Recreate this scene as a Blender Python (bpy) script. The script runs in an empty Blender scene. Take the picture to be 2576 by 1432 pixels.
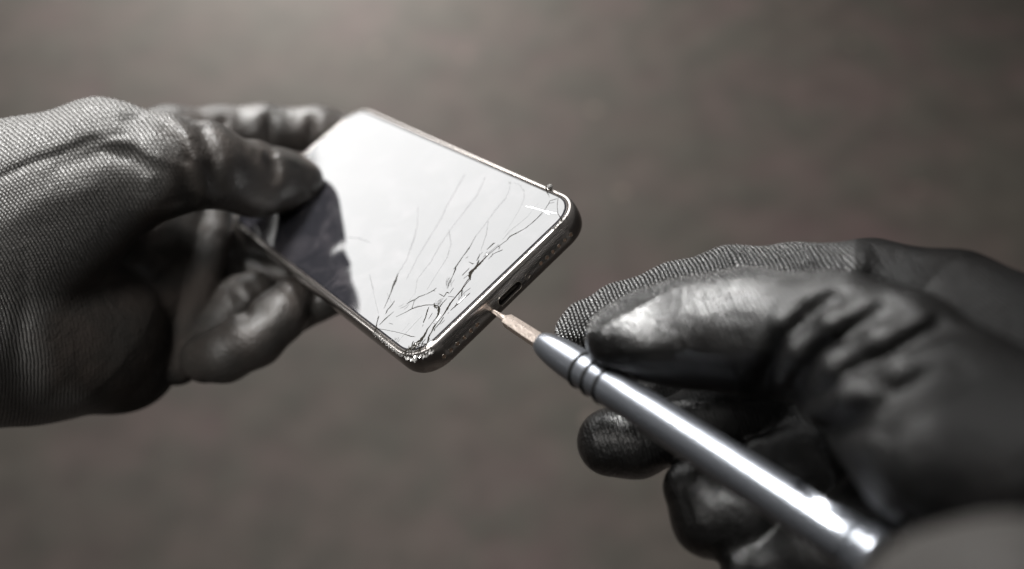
import bpy, bmesh, math, random
import numpy as np
from mathutils import Matrix, Vector
random.seed(7)
rng = np.random.default_rng(11)
S = bpy.context.scene
COL = S.collection

# ------------------------------------------------------------------ camera
PITCH = math.radians(45)
CAM = Matrix.Translation((0, 0, 1.10)) @ Matrix.Rotation(PITCH, 4, 'X')
cam_d = bpy.data.cameras.new('camera')
cam = bpy.data.objects.new('camera', cam_d)
COL.objects.link(cam)
cam.matrix_world = CAM
cam_d.sensor_width = 36.0
cam_d.lens = 36.0 * 3686.0 / 3840.0
cam_d.clip_start = 0.005
cam_d.clip_end = 60
cam_d.dof.use_dof = True
cam_d.dof.focus_distance = 0.285
cam_d.dof.aperture_fstop = 4.4
S.camera = cam

# ------------------------------------------------------------------ world, lamps, exposure
w = bpy.data.worlds.new('World')
S.world = w
w.use_nodes = True
w.node_tree.nodes['Background'].inputs[0].default_value = (1.0, 0.96, 0.93, 1)
w.node_tree.nodes['Background'].inputs[1].default_value = 0.11
S.view_settings.view_transform = 'Standard'
S.view_settings.look = 'None'
S.view_settings.exposure = 0
S.view_settings.gamma = 1
S.view_settings.use_curve_mapping = False
S.cycles.max_bounces = 6
S.cycles.use_denoising = True

def C3(x, y, z):
    "camera-frame metres -> world"
    return CAM @ Vector((x, y, z))

def area(name, pos, target, sx, sy, watt, col=(1, 1, 1), roll=0.0):
    d = bpy.data.lights.new(name, 'AREA')
    d.shape = 'RECTANGLE'
    d.size, d.size_y, d.energy, d.color = sx, sy, watt, col
    o = bpy.data.objects.new(name, d)
    COL.objects.link(o)
    p, t = C3(*pos), C3(*target)
    q = (t - p).to_track_quat('-Z', 'Y')
    o.matrix_world = Matrix.Translation(p) @ q.to_matrix().to_4x4() @ Matrix.Rotation(roll, 4, 'Z')
    return o

# phone pose in the camera frame (mm), solved from the four glass edges of the photograph
PH_R = np.array([[0.699, -0.581, -0.417], [0.672, 0.337, 0.659], [-0.242, -0.741, 0.626]])
_u, _s, _v = np.linalg.svd(PH_R); PH_R = _u @ _v
PH_T = np.array([-2.7, 0.8, -281.4])
PH_N = PH_R[:, 2]
FPX = 2472.6                                    # focal length in 2576-wide pixels

def Q(fx, fy, z):
    "a point at depth z (mm) on the sight line of a 2576x1432 picture point"
    return np.array([(fx - 1288) / FPX * z, (716 - fy) / FPX * z, -z])

def ray(fx, fy):
    return np.array([(fx - 1288) / FPX, (716 - fy) / FPX, -1.0])

def on_glass(fx, fy, h=0.0):
    r = ray(fx, fy)
    t = (PH_N @ PH_T + h) / (PH_N @ r)
    return r * t

# the softbox stands where the glass mirrors it
LAMP_D = 0.95
def mirror_at(fx, fy):
    p = on_glass(fx, fy); d = ray(fx, fy); d = d / np.linalg.norm(d)
    return p, d - 2 * (d @ PH_N) * PH_N
_p0, _d0 = mirror_at(1120, 590)
LC = _p0 + _d0 * LAMP_D * 1000
def hit(fx, fy):
    p, d = mirror_at(fx, fy)
    return p + d * ((LC - p) @ _d0) / (d @ _d0)
_e1, _e2 = hit(800, 480), hit(862, 775)         # left rim of the reflection
_ax = (_e2 - _e1); _ax /= np.linalg.norm(_ax)
_ax -= _d0 * (_ax @ _d0); _ax /= np.linalg.norm(_ax)
_ay = np.cross(_d0, _ax)
cand = [hit(*c) for c in ((800, 400), (900, 262), (1480, 500), (1040, 960), (878, 775), (1440, 600))]
us = [(c - LC) @ _ax for c in cand]; vs = [(c - LC) @ _ay for c in cand]
_edge = 0.5 * ((_e1 - LC) @ _ay + (_e2 - LC) @ _ay)
_far = max(vs, key=lambda v: abs(v - _edge))
v0, v1 = sorted((_edge, _far + math.copysign(320, _far - _edge)))
u0, u1 = min(us) - 120, max(us) + 120
LAMP_C = LC + _ax * (u0 + u1) / 2 + _ay * (v0 + v1) / 2
LAMP_W, LAMP_H = (u1 - u0) / 1000, (v1 - v0) / 1000
RAD = 5.3
d = bpy.data.lights.new('softbox', 'AREA')
d.shape = 'RECTANGLE'
d.size, d.size_y = LAMP_W, LAMP_H
d.energy = RAD * math.pi * LAMP_W * LAMP_H
d.color = (1.0, 1.0, 0.99)
key = bpy.data.objects.new('softbox', d)
COL.objects.link(key)
_m = Matrix.Identity(4)
for i in range(3):
    _m[i][0], _m[i][1], _m[i][2], _m[i][3] = _ax[i], _ay[i], _d0[i], LAMP_C[i] / 1000
if Matrix(_m).to_3x3().determinant() < 0:
    for i in range(3): _m[i][1] *= -1
key.matrix_world = CAM @ _m
print('lamp', LAMP_C.round(), LAMP_W, LAMP_H, 'dir', _d0.round(2))
# a narrower lamp from the upper left; two unseen fills added to lift dark parts
tl = area('top_light', (-0.35, 0.90, 0.0), (-0.03, 0.0, -0.28), 0.34, 0.26, 2.0, (1, 0.99, 0.97)); tl.data.spread = math.radians(32)
lf = area('left_fill', (-0.28, 0.22, 0.22), (-0.14, -0.01, -0.32), 0.25, 0.25, 0.25, (1, 0.97, 0.93)); lf.data.spread = math.radians(34)
area('side_fill', (0.85, -0.50, -0.15), (0.0, 0.0, -0.28), 0.5, 0.40, 0.08, (1, 0.96, 0.93))
fd = bpy.data.lights.new('floor_light', 'AREA'); fd.shape = 'DISK'; fd.size = 0.7; fd.energy = 23.5; fd.spread = math.radians(56); fd.color = (1, 0.94, 0.885)  # added lamp out of view, brightens the far floor
fo = bpy.data.objects.new('floor_light', fd); COL.objects.link(fo)
fo.matrix_world = Matrix.Translation((-1.1, 4.5, 2.0)) @ (Vector((-0.35, 2.15, 0)) - Vector((-1.1, 4.5, 2.0))).to_track_quat('-Z', 'Y').to_matrix().to_4x4()

# ------------------------------------------------------------------ helpers
def tag(o, label=None, cat=None, group=None, kind=None):
    for k, v in (('label', label), ('category', cat), ('group', group), ('kind', kind)):
        if v: o[k] = v
    return o

def mesh_obj(name, verts, faces, mat, parent=None, smooth=True, mw=None):
    me = bpy.data.meshes.new(name)
    me.from_pydata([tuple(v) for v in verts], [], [tuple(int(i) for i in f) for f in faces])
    me.update()
    if smooth: me.shade_smooth()
    if mat: me.materials.append(mat)
    o = bpy.data.objects.new(name, me)
    COL.objects.link(o)
    if parent: o.parent = parent
    if mw is not None: o.matrix_world = mw
    return o

def recalc(o):
    bm = bmesh.new(); bm.from_mesh(o.data)
    bmesh.ops.recalc_face_normals(bm, faces=bm.faces)
    bm.to_mesh(o.data); bm.free()
    return o

class NT:
    def __init__(s, name):
        s.m = bpy.data.materials.new(name); s.m.use_nodes = True
        s.t = s.m.node_tree; s.b = s.t.nodes['Principled BSDF']
    def n(s, kind, **kw):
        nd = s.t.nodes.new(kind)
        for k, v in kw.items():
            if k.startswith('i_'): nd.inputs[k[2:].replace('_', ' ')].default_value = v
            else: setattr(nd, k, v)
        return nd
    def l(s, a, b): s.t.links.new(a, b)
    def math(s, op, a, b=None, c=None):
        nd = s.t.nodes.new('ShaderNodeMath'); nd.operation = op
        for i, v in enumerate((a, b, c)):
            if v is None: continue
            if isinstance(v, (int, float)): nd.inputs[i].default_value = v
            else: s.l(v, nd.inputs[i])
        return nd.outputs[0]
    def mix(s, f, a, b):
        nd = s.t.nodes.new('ShaderNodeMix'); nd.data_type = 'RGBA'
        for i, v in ((0, f), (6, a), (7, b)):
            if isinstance(v, (int, float)): nd.inputs[i].default_value = v
            elif isinstance(v, tuple): nd.inputs[i].default_value = v
            else: s.l(v, nd.inputs[i])
        return nd.outputs[2]
    def set(s, **kw):
        for k, v in kw.items():
            s.b.inputs[k.replace('_', ' ')].default_value = v
        return s
    def ramp(s, fac, stops):
        r = s.t.nodes.new('ShaderNodeValToRGB'); s.l(fac, r.inputs[0])
        e = r.color_ramp.elements
        while len(e) < len(stops): e.new(0.5)
        for el, (p, c) in zip(e, stops):
            el.position = p; el.color = (c, c, c, 1) if isinstance(c, (int, float)) else (*c, 1)
        return r.outputs[0]

def simple(name, col, metal=0.0, rough=0.4, ior=1.5, noise=None, bump=0.0, rvar=0.0):
    m = NT(name); m.set(Base_Color=(*col, 1), Metallic=metal, Roughness=rough, IOR=ior)
    if noise:
        tc = m.n('ShaderNodeTexCoord'); nz = m.n('ShaderNodeTexNoise', i_Scale=noise, i_Detail=5.0)
        m.l(tc.outputs['Object'], nz.inputs['Vector'])
        if rvar:
            m.l(m.math('MULTIPLY_ADD', nz.outputs[0], rvar, rough - rvar / 2), m.b.inputs['Roughness'])
        if bump:
            bp = m.n('ShaderNodeBump', i_Strength=0.6, i_Distance=bump)
            m.l(nz.outputs[0], bp.inputs['Height']); m.l(bp.outputs[0], m.b.inputs['Normal'])
    return m.m

# ------------------------------------------------------------------ materials
def mat_floor():
    m = NT('blurred_floor')
    tc = m.n('ShaderNodeTexCoord')
    a = m.n('ShaderNodeTexNoise', i_Scale=2.6, i_Detail=4.0, i_Roughness=0.6)
    b = m.n('ShaderNodeTexNoise', i_Scale=7.0, i_Detail=3.0)
    c = m.n('ShaderNodeTexVoronoi', i_Scale=7.0)
    e = m.n('ShaderNodeTexNoise', i_Scale=15.0, i_Detail=3.0)
    m.l(tc.outputs['Object'], e.inputs['Vector'])
    for x in (a, b, c): m.l(tc.outputs['Object'], x.inputs['Vector'])
    warm = m.mix(m.ramp(a.outputs[0], [(0.35, 0), (0.65, 1)]), (0.082, 0.074, 0.062, 1), (0.112, 0.080, 0.078, 1))
    col = m.mix(m.ramp(b.outputs[0], [(0.4, 0), (0.62, 1)]), warm, (0.078, 0.073, 0.062, 1))
    hs = m.n('ShaderNodeHueSaturation'); m.l(col, hs.inputs['Color'])
    m.l(m.math('MULTIPLY_ADD', m.ramp(e.outputs[0], [(0.3, 0), (0.7, 1)]), 0.36, 0.82), hs.inputs['Value'])
    col = hs.outputs[0]
    sp = m.ramp(c.outputs['Distance'], [(0.05, 1), (0.08, 0)])
    col = m.mix(m.math('MULTIPLY', sp, 0.4), col, (0.40, 0.31, 0.26, 1))
    m.l(col, m.b.inputs['Base Color']); m.set(Roughness=0.75)
    bp = m.n('ShaderNodeBump', i_Strength=0.5, i_Distance=0.01)
    m.l(b.outputs[0], bp.inputs['Height']); m.l(bp.outputs[0], m.b.inputs['Normal'])
    return m.m

def mat_glove(name, coat_col, knit_col, knit_hi, lines=False, knit_rough=0.42):
    """knit cloth where the vertex attribute 'knit' is 1, soft rubber coating where it is 0;
    'stitch' carries the rib (x) and course (y) coordinates of the cloth, one unit per stitch"""
    m = NT(name)
    at = m.n('ShaderNodeAttribute', attribute_name='stitch')
    kn = m.n('ShaderNodeAttribute', attribute_name='knit').outputs['Fac']
    tc = m.n('ShaderNodeTexCoord')
    sx = m.n('ShaderNodeSeparateXYZ'); m.l(at.outputs['Vector'], sx.inputs[0])
    n1 = m.n('ShaderNodeTexNoise', i_Scale=450.0, i_Detail=2.0); m.l(tc.outputs['Object'], n1.inputs['Vector'])
    wob = m.math('MULTIPLY_ADD', n1.outputs[0], 0.7, -0.35)
    n0 = m.n('ShaderNodeTexNoise', i_Scale=55.0, i_Detail=2.0); m.l(tc.outputs['Object'], n0.inputs['Vector'])
    shine = m.n('ShaderNodeAttribute', attribute_name='shine').outputs['Fac']
    u = m.math('ADD', m.math('ADD', sx.outputs[0], wob), m.math('MULTIPLY_ADD', n0.outputs[0], 1.0 if lines else 1.4, -0.5))
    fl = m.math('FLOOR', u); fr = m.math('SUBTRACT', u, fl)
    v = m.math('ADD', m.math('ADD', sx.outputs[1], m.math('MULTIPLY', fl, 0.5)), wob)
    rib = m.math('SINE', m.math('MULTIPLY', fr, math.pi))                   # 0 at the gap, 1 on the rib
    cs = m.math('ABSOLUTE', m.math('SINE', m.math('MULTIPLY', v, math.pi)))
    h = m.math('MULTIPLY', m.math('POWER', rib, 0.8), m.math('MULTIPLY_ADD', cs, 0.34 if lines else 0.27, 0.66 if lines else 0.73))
    # coating
    n2 = m.n('ShaderNodeTexNoise', i_Scale=260.0, i_Detail=6.0, i_Roughness=0.62); m.l(tc.outputs['Object'], n2.inputs['Vector'])
    n3 = m.n('ShaderNodeTexNoise', i_Scale=1100.0, i_Detail=3.0); m.l(tc.outputs['Object'], n3.inputs['Vector'])
    n4 = m.n('ShaderNodeTexNoise', i_Scale=60.0, i_Detail=4.0); m.l(tc.outputs['Object'], n4.inputs['Vector'])
    coat_h = m.math('ADD', m.math('MULTIPLY', n2.outputs[0], 0.55), m.math('MULTIPLY', n3.outputs[0], 0.25))
    n5 = m.n('ShaderNodeTexNoise', i_Scale=95.0, i_Detail=5.0, i_Roughness=0.7, i_Distortion=0.8); m.l(tc.outputs['Object'], n5.inputs['Vector'])
    coat_h = m.math('ADD', coat_h, m.math('MULTIPLY', h, 0.14 if lines else 0.07))
    coat_h = m.math('ADD', coat_h, m.math('MULTIPLY', n5.outputs[0], 1.0))
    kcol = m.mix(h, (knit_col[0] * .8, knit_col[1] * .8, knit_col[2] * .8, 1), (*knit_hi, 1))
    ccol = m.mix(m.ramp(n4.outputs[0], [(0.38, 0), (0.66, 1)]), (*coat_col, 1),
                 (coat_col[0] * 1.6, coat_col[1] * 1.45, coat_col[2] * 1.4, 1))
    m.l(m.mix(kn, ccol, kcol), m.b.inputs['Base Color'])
    rr = m.math('ADD', m.math('MULTIPLY_ADD', n4.outputs[0], 0.20, 0.47), m.math('MULTIPLY', shine, -0.26))
    m.l(m.math('MULTIPLY_ADD', shine, 0.56, 0.03), m.b.inputs['Specular IOR Level'])
    rk = m.mix(kn, rr, m.math('MULTIPLY_ADD', n1.outputs[0], 0.2, knit_rough - 0.1))
    m.l(rk, m.b.inputs['Roughness'])
    b1 = m.n('ShaderNodeBump', i_Strength=0.8, i_Distance=0.0009)
    m.l(coat_h, b1.inputs['Height'])
    b2 = m.n('ShaderNodeBump', i_Strength=1.0, i_Distance=0.0012 if lines else 0.00033)
    m.l(m.math('MULTIPLY', h, kn), b2.inputs['Height']); m.l(b1.outputs[0], b2.inputs['Normal'])
    m.l(b2.outputs[0], m.b.inputs['Normal'])
    m.set(IOR=1.6)
    return m.m

M_floor = mat_floor()
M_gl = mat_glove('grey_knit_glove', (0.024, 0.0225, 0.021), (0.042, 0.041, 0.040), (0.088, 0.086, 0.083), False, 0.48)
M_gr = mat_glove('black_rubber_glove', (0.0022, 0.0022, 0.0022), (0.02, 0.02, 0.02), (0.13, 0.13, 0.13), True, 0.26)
M_frame = simple('dark_steel', (0.33, 0.308, 0.292), 0.92, 0.20)
M_lip = simple('polished_lip', (0.17, 0.17, 0.17), 1.0, 0.2)
M_rim = simple('bright_rim', (0.62, 0.58, 0.52), 1.0, 0.25)
M_back = simple('black_back_glass', (0.01, 0.01, 0.01), 0, 0.05)
M_hole = simple('dark_cavity', (0.02, 0.015, 0.012), 0, 0.5)
M_mesh = simple('brown_grille', (0.42, 0.30, 0.23), 0.7, 0.35, noise=3000, bump=0.0001)
M_crack = simple('crack_void', (0.012, 0.011, 0.009), 0, 1.0, ior=1.02)
M_alu = simple('anodised_aluminium', (0.25, 0.265, 0.295), 0.92, 0.29, noise=2500, rvar=0.05)
M_ring = simple('black_rubber_ring', (0.006, 0.006, 0.006), 0, 0.7, ior=1.25)
M_bit = simple('plated_bit_steel', (0.86, 0.74, 0.66), 0.9, 0.30, noise=1300, bump=0.00028, rvar=0.2)
M_cuff = simple('grey_brown_sleeve', (0.020, 0.0175, 0.0155), 0, 0.8, noise=300, bump=0.0003)

def mat_glass():
    m = NT('mirror_glass')
    tc = m.n('ShaderNodeTexCoord')
    nz = m.n('ShaderNodeTexNoise', i_Scale=22.0, i_Detail=1.0); m.l(tc.outputs['Object'], nz.inputs['Vector'])
    bp = m.n('ShaderNodeBump', i_Strength=0.25, i_Distance=0.0006)
    m.l(nz.outputs[0], bp.inputs['Height']); m.l(bp.outputs[0], m.b.inputs['Normal'])
    sm = m.n('ShaderNodeTexNoise', i_Scale=120.0, i_Detail=5.0); m.l(tc.outputs['Object'], sm.inputs['Vector'])
    m.l(m.ramp(sm.outputs[0], [(0.5, 0.02), (0.75, 0.07)]), m.b.inputs['Roughness'])
    st = m.n('ShaderNodeTexNoise', i_Scale=70.0, i_Detail=6.0, i_Roughness=0.65, i_Distortion=1.2); m.l(tc.outputs['Object'], st.inputs['Vector'])
    m.l(m.mix(m.ramp(st.outputs[0], [(0.47, 0), (0.72, 1)]), (0.010, 0.010, 0.012, 1), (0.027, 0.025, 0.028, 1)), m.b.inputs['Base Color'])
    m.set(IOR=2.0)
    return m.m
M_glass = mat_glass()
def mat_chip():
    m = NT('splintered_glass')
    m.set(Base_Color=(0.16, 0.155, 0.15, 1), IOR=1.6, Roughness=0.15, Metallic=0.35)
    return m.m
M_chip = mat_chip()
def mat_faint():
    m = NT('hairline_crack')
    tr = m.n('ShaderNodeBsdfTransparent'); mx = m.n('ShaderNodeMixShader'); mx.inputs[0].default_value = 0.15
    m.set(Base_Color=(0.05, 0.05, 0.05, 1), Roughness=0.6)
    m.l(tr.outputs[0], mx.inputs[1]); m.l(m.b.outputs[0], mx.inputs[2])
    m.l(mx.outputs[0], m.t.nodes['Material Output'].inputs[0])
    return m.m
M_faint = mat_faint()
M_scratch = simple('pale_scratch', (0.9, 0.9, 0.9), 0, 0.5)

# ------------------------------------------------------------------ floor
g = mesh_obj('floor', [(-12, -8, 0), (12, -8, 0), (12, 16, 0), (-12, 16, 0)], [(0, 1, 2, 3)], M_floor, smooth=False)
tag(g, kind='structure')

# ------------------------------------------------------------------ distance-field modelling of the gloves
class Field:
    def __init__(s, lo, hi, h):
        s.lo = np.array(lo, float); s.h = h
        s.n = np.ceil((np.array(hi) - s.lo) / h).astype(int) + 1
        s.ax = [s.lo[i] + h * np.arange(s.n[i]) for i in range(3)]
        s.f = np.full(s.n, 9.0, np.float32)
    def block(s, lo, hi):
        i0 = np.clip(((lo - s.lo) / s.h).astype(int), 0, s.n - 1); i1 = np.clip(((hi - s.lo) / s.h).astype(int) + 2, 0, s.n)
        sl = tuple(slice(a, b) for a, b in zip(i0, i1))
        X, Y, Z = np.meshgrid(*[s.ax[i][sl[i]].astype(np.float32) for i in range(3)], indexing='ij')
        return sl, X, Y, Z
    def cone_d(s, a, b, ra, rb, marg):
        r = max(ra, rb) + marg
        sl, X, Y, Z = s.block(np.minimum(a, b) - r, np.maximum(a, b) + r)
        if X.size == 0: return sl, None
        ab = b - a; L = max(ab @ ab, 1e-6)
        t = np.clip(((X - a[0]) * ab[0] + (Y - a[1]) * ab[1] + (Z - a[2]) * ab[2]) / L, 0, 1)
        d = np.sqrt((X - a[0] - t * ab[0]) ** 2 + (Y - a[1] - t * ab[1]) ** 2 + (Z - a[2] - t * ab[2]) ** 2) - (ra + t * (rb - ra))
        return sl, d
    def add(s, a, b, ra, rb, k=3.0):
        sl, d = s.cone_d(a, b, ra, rb, 9)
        if d is None: return
        f = s.f[sl]; h = np.clip(0.5 + 0.5 * (f - d) / k, 0, 1)
        s.f[sl] = f * (1 - h) + d * h - k * h * (1 - h)
    def cut(s, a, b, ra, rb, k=2.0):
        sl, d = s.cone_d(a, b, ra, rb, 6)
        if d is None: return
        f = s.f[sl]; d = -d; h = np.clip(0.5 + 0.5 * (d - f) / k, 0, 1)
        s.f[sl] = f * (1 - h) + d * h + k * h * (1 - h)
    def chain(s, pts, k=3.0, op='add'):
        P = [(Q(*p[:3]), p[3]) for p in pts]
        for (a, ra), (b, rb) in zip(P[:-1], P[1:]):
            getattr(s, op)(a, b, ra, rb, k)
    def front(s, fx, fy, z0=120, z1=460):
        "depth of the first surface along a sight line"
        r = ray(fx, fy); t = np.arange(z0, z1, s.h * 0.5)
        idx = np.round((r[None] * t[:, None] - s.lo) / s.h).astype(int)
        ok = ((idx >= 0) & (idx < s.n)).all(1)
        idx = np.clip(idx, 0, s.n - 1)
        v = np.where(ok, s.f[idx[:, 0], idx[:, 1], idx[:, 2]], 9)
        j = np.nonzero(v < 0)[0]
        return t[j[0]] if len(j) else None
    def fold(s, pts, amp, width, reach=9.0):
        "push the surface in (amp > 0) or out (amp < 0) along a line that follows it; width in mm"
        P = []
        for x, y in pts:
            z = s.front(x, y)
            if z is None: continue
            P.append(Q(x, y, z))
        if len(P) < 2: return
        P = np.array(P)
        L_ = np.concatenate([[0], np.cumsum(np.linalg.norm(np.diff(P, axis=0), axis=1))])
        sl, X, Y, Z = s.block(P.min(0) - reach - width, P.max(0) + reach + width)
        best = np.full(X.shape, 1e9, np.float32); par = np.zeros(X.shape, np.float32)
        for i in range(len(P) - 1):
            a, b = P[i], P[i + 1]; ab = b - a; l2 = max(ab @ ab, 1e-6)
            t = np.clip(((X - a[0]) * ab[0] + (Y - a[1]) * ab[1] + (Z - a[2]) * ab[2]) / l2, 0, 1)
            d2 = (X - a[0] - t * ab[0]) ** 2 + (Y - a[1] - t * ab[1]) ** 2 + (0.3 * (Z - a[2] - t * ab[2])) ** 2
            m = d2 < best
            best = np.where(m, d2, best); par = np.where(m, (L_[i] + t * (L_[i + 1] - L_[i])) / L_[-1], par)
        s.f[sl] += amp * np.exp(-best / width ** 2) * np.sin(np.pi * np.clip(0.10 + 0.80 * par, 0, 1)) ** 0.55
    def skin(s, pts, k=1.5, op='cut', sink=0.0):
        "a fold line that lies on the surface: pts are (x, y, radius); sink > 0 sets it deeper"
        P = []; last = None
        for x, y, r in pts:
            z = s.front(x, y) or last
            if z is None: continue
            last = z; P.append((x, y, z + sink, r))
        s.chain(P, k, op)
    def mesh(s, smooth=2):
        f = s.f; n = f.shape
        f[0], f[-1] = 9, 9; f[:, 0], f[:, -1] = 9, 9; f[:, :, 0], f[:, :, -1] = 9, 9
        ins = f < 0
        c = [ins[i:n[0] - 1 + i, j:n[1] - 1 + j, k:n[2] - 1 + k] for i in (0, 1) for j in (0, 1) for k in (0, 1)]
        anyi = np.logical_or.reduce(c); alli = np.logical_and.reduce(c)
        act = np.argwhere(anyi & ~alli)
        vid = np.full((n[0] - 1, n[1] - 1, n[2] - 1), -1, np.int32)
        vid[tuple(act.T)] = np.arange(len(act))
        acc = np.zeros((len(act), 3)); cnt = np.zeros(len(act))
        off = [(i, j, k) for i in (0, 1) for j in (0, 1) for k in (0, 1)]
        V = {o: f[act[:, 0] + o[0], act[:, 1] + o[1], act[:, 2] + o[2]] for o in off}
        for o in off:
            for a in range(3):
                if o[a]: continue
                p = list(o); p[a] = 1; p = tuple(p)
                x, y = V[o], V[p]; m = (x < 0) != (y < 0)
                t = np.where(m, x / np.where(m, x - y, 1), 0)
                for b in range(3):
                    acc[:, b] += np.where(m, o[b] + (t if b == a else 0), 0)
                cnt += m
        verts = s.lo + s.h * (act + acc / cnt[:, None])
        faces = []
        for a in range(3):
            b, c2 = [(1, 2), (2, 0), (0, 1)][a]
            sl0 = [slice(None)] * 3; sl1 = [slice(None)] * 3
            sl0[a] = slice(0, n[a] - 1); sl1[a] = slice(1, n[a])
            A, B = ins[tuple(sl0)], ins[tuple(sl1)]
            e = np.argwhere(A != B)
            e = e[(e[:, b] > 0) & (e[:, b] < n[b] - 1) & (e[:, c2] > 0) & (e[:, c2] < n[c2] - 1)]
            q = []
            for db, dc in ((1, 1), (0, 1), (0, 0), (1, 0)):
                t = e.copy(); t[:, b] -= db; t[:, c2] -= dc
                q.append(vid[t[:, 0], t[:, 1], t[:, 2]])
            q = np.stack(q, 1)
            fl = A[e[:, 0], e[:, 1], e[:, 2]]
            q = np.where(fl[:, None], q, q[:, ::-1])
            faces.append(q)
        F = np.concatenate(faces)
        for _ in range(smooth):
            su = np.zeros_like(verts); ct = np.zeros(len(verts))
            for i in range(4):
                j = (i + 1) % 4
                np.add.at(su, F[:, i], verts[F[:, j]]); np.add.at(ct, F[:, i], 1)
                np.add.at(su, F[:, j], verts[F[:, i]]); np.add.at(ct, F[:, j], 1)
            verts = verts * 0.5 + 0.5 * su / np.maximum(ct, 1)[:, None]
        return verts, F

def glove_object(name, fld, mat, knit_fn, base, smooth=2):
    V, F = fld.mesh(smooth)
    fx = 1288 + V[:, 0] / -V[:, 2] * FPX; fy = 716 - V[:, 1] / -V[:, 2] * FPX
    kn, st, sh_ = knit_fn(V, fx, fy)
    me = bpy.data.meshes.new(name)
    me.vertices.add(len(V)); me.vertices.foreach_set('co', ((V - base) * 0.001).astype(np.float32).ravel())
    me.loops.add(len(F) * 4); me.loops.foreach_set('vertex_index', F.astype(np.int32).ravel())
    me.polygons.add(len(F)); me.polygons.foreach_set('loop_start', np.arange(0, len(F) * 4, 4, dtype=np.int32))
    me.update(calc_edges=True); me.validate(); me.shade_smooth()
    a = me.attributes.new('knit', 'FLOAT', 'POINT'); a.data.foreach_set('value', kn.astype(np.float32))
    c_ = me.attributes.new('shine', 'FLOAT', 'POINT'); c_.data.foreach_set('value', np.clip(sh_, 0, 1).astype(np.float32))
    b = me.attributes.new('stitch', 'FLOAT_VECTOR', 'POINT'); b.data.foreach_set('vector', st.astype(np.float32).ravel())
    me.materials.append(mat)
    o = bpy.data.objects.new(name, me); COL.objects.link(o)
    o.matrix_world = CAM @ Matrix.Translation(Vector(base) * 0.001)
    print(name, len(V), len(F))
    return o

def sstep(a, b, x):
    t = np.clip((x - a) / (b - a), 0, 1); return t * t * (3 - 2 * t)

# ---- the hand that holds the phone
L = Field((-235, -90, -440), (-10, 85, -215), 0.75)
L.chain([(-700, 1150, 250, 34), (-150, 800, 318, 36), (100, 835, 335, 30), (240, 850, 345, 25), (315, 905, 354, 18.5)], 8)
L.chain([(200, 700, 360, 24), (330, 640, 372, 20), (430, 560, 388, 16), (560, 560, 400, 10)], 6)
L.chain([(-150, 640, 318, 35), (60, 540, 318, 29), (270, 430, 328, 23.5)], 8)
L.chain([(270, 430, 326, 23.3), (400, 420, 326, 16.7), (500, 412, 332, 14.4), (640, 452, 350, 12.8), (712, 455, 360, 10.9), (757, 455, 363, 8.3)], 4)   # thumb
L.chain([(200, 460, 365, 22), (430, 355, 388, 13), (560, 332, 398, 9.8), (660, 326, 402, 9.4), (800, 328, 407, 9.0), (960, 345, 412, 8.0)], 5)   # index finger behind the top edge
L.chain([(290, 890, 352, 18), (385, 770, 357, 13), (450, 640, 364, 11), (474, 545, 368, 10)], 3)       # palm folds
L.chain([(446, 912, 354, 8.4), (472, 830, 356, 7.9), (510, 700, 359, 7.0), (537, 590, 365, 6.6), (546, 520, 370, 6.4)], 0.8)
L.chain([(560, 600, 384, 8), (575, 690, 380, 9), (560, 800, 376, 12)], 2)
L.chain([(518, 902, 347, 8.8), (565, 892, 345, 9.8), (640, 850, 344, 10.4), (702, 795, 347, 9.6), (735, 752, 351, 8.0)], 2.0)   # fingertip under the glass
L.chain([(540, 850, 360, 12), (600, 760, 364, 10), (640, 735, 366, 8)], 1.5)
L.chain([(570, 690, 386, 10), (640, 690, 384, 9), (720, 690, 382, 8)], 2)
L.chain([(690, 815, 360, 8), (800, 765, 356, 6.2), (900, 730, 352, 6)], 2)
L.chain([(480, 560, 392, 12), (600, 600, 400, 12), (800, 640, 410, 10)], 4)
# folds and creases
for pts, amp, wd in [
    ([(-60, 470), (0, 447), (75, 412), (150, 384), (230, 352), (310, 338)], 1.6, 1.3),
    ([(150, 410), (250, 378), (330, 385), (400, 432), (425, 500)], 3.2, 3.0),
    ([(271, 350), (339, 366), (395, 404), (432, 470)], -1.8, 2.0),
    ([(330, 300), (395, 335), (450, 405), (478, 490)], 3.0, 3.0),
    ([(425, 290), (478, 345), (500, 404), (516, 490)], -2.0, 2.0),
    ([(505, 330), (530, 390), (548, 470)], 2.0, 2.2), ([(560, 345), (580, 400), (600, 470)], -0.8, 3.0),
    ([(640, 372), (664, 380), (672, 396)], -1.6, 1.5), ([(676, 370), (684, 405), (690, 450)], 2.4, 2.0), ([(700, 400), (740, 405), (785, 425)], -1.0, 2.0),
    ([(672, 245), (676, 300), (680, 360)], 2.6, 2.2), ([(646, 255), (648, 300)], -1.3, 2.0), ([(700, 262), (704, 300)], -0.7, 2.2),
    ([(790, 245), (786, 300), (782, 360)], 2.6, 2.2), ([(815, 258), (815, 300)], -1.3, 2.0), ([(764, 262), (764, 290)], -0.8, 2.0),
    ([(500, 300), (560, 310), (620, 345)], 1.4, 2.2),
    ([(20, 560), (120, 500), (240, 470)], -0.8, 4.0), ([(60, 640), (60, 800), (50, 960)], 0.5, 1.6),
    ([(600, 790), (640, 800), (680, 760)], 1.2, 3.0), ([(560, 690), (600, 745), (620, 790)], 1.5, 2.0),
]: L.fold(pts, amp, wd)
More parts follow.
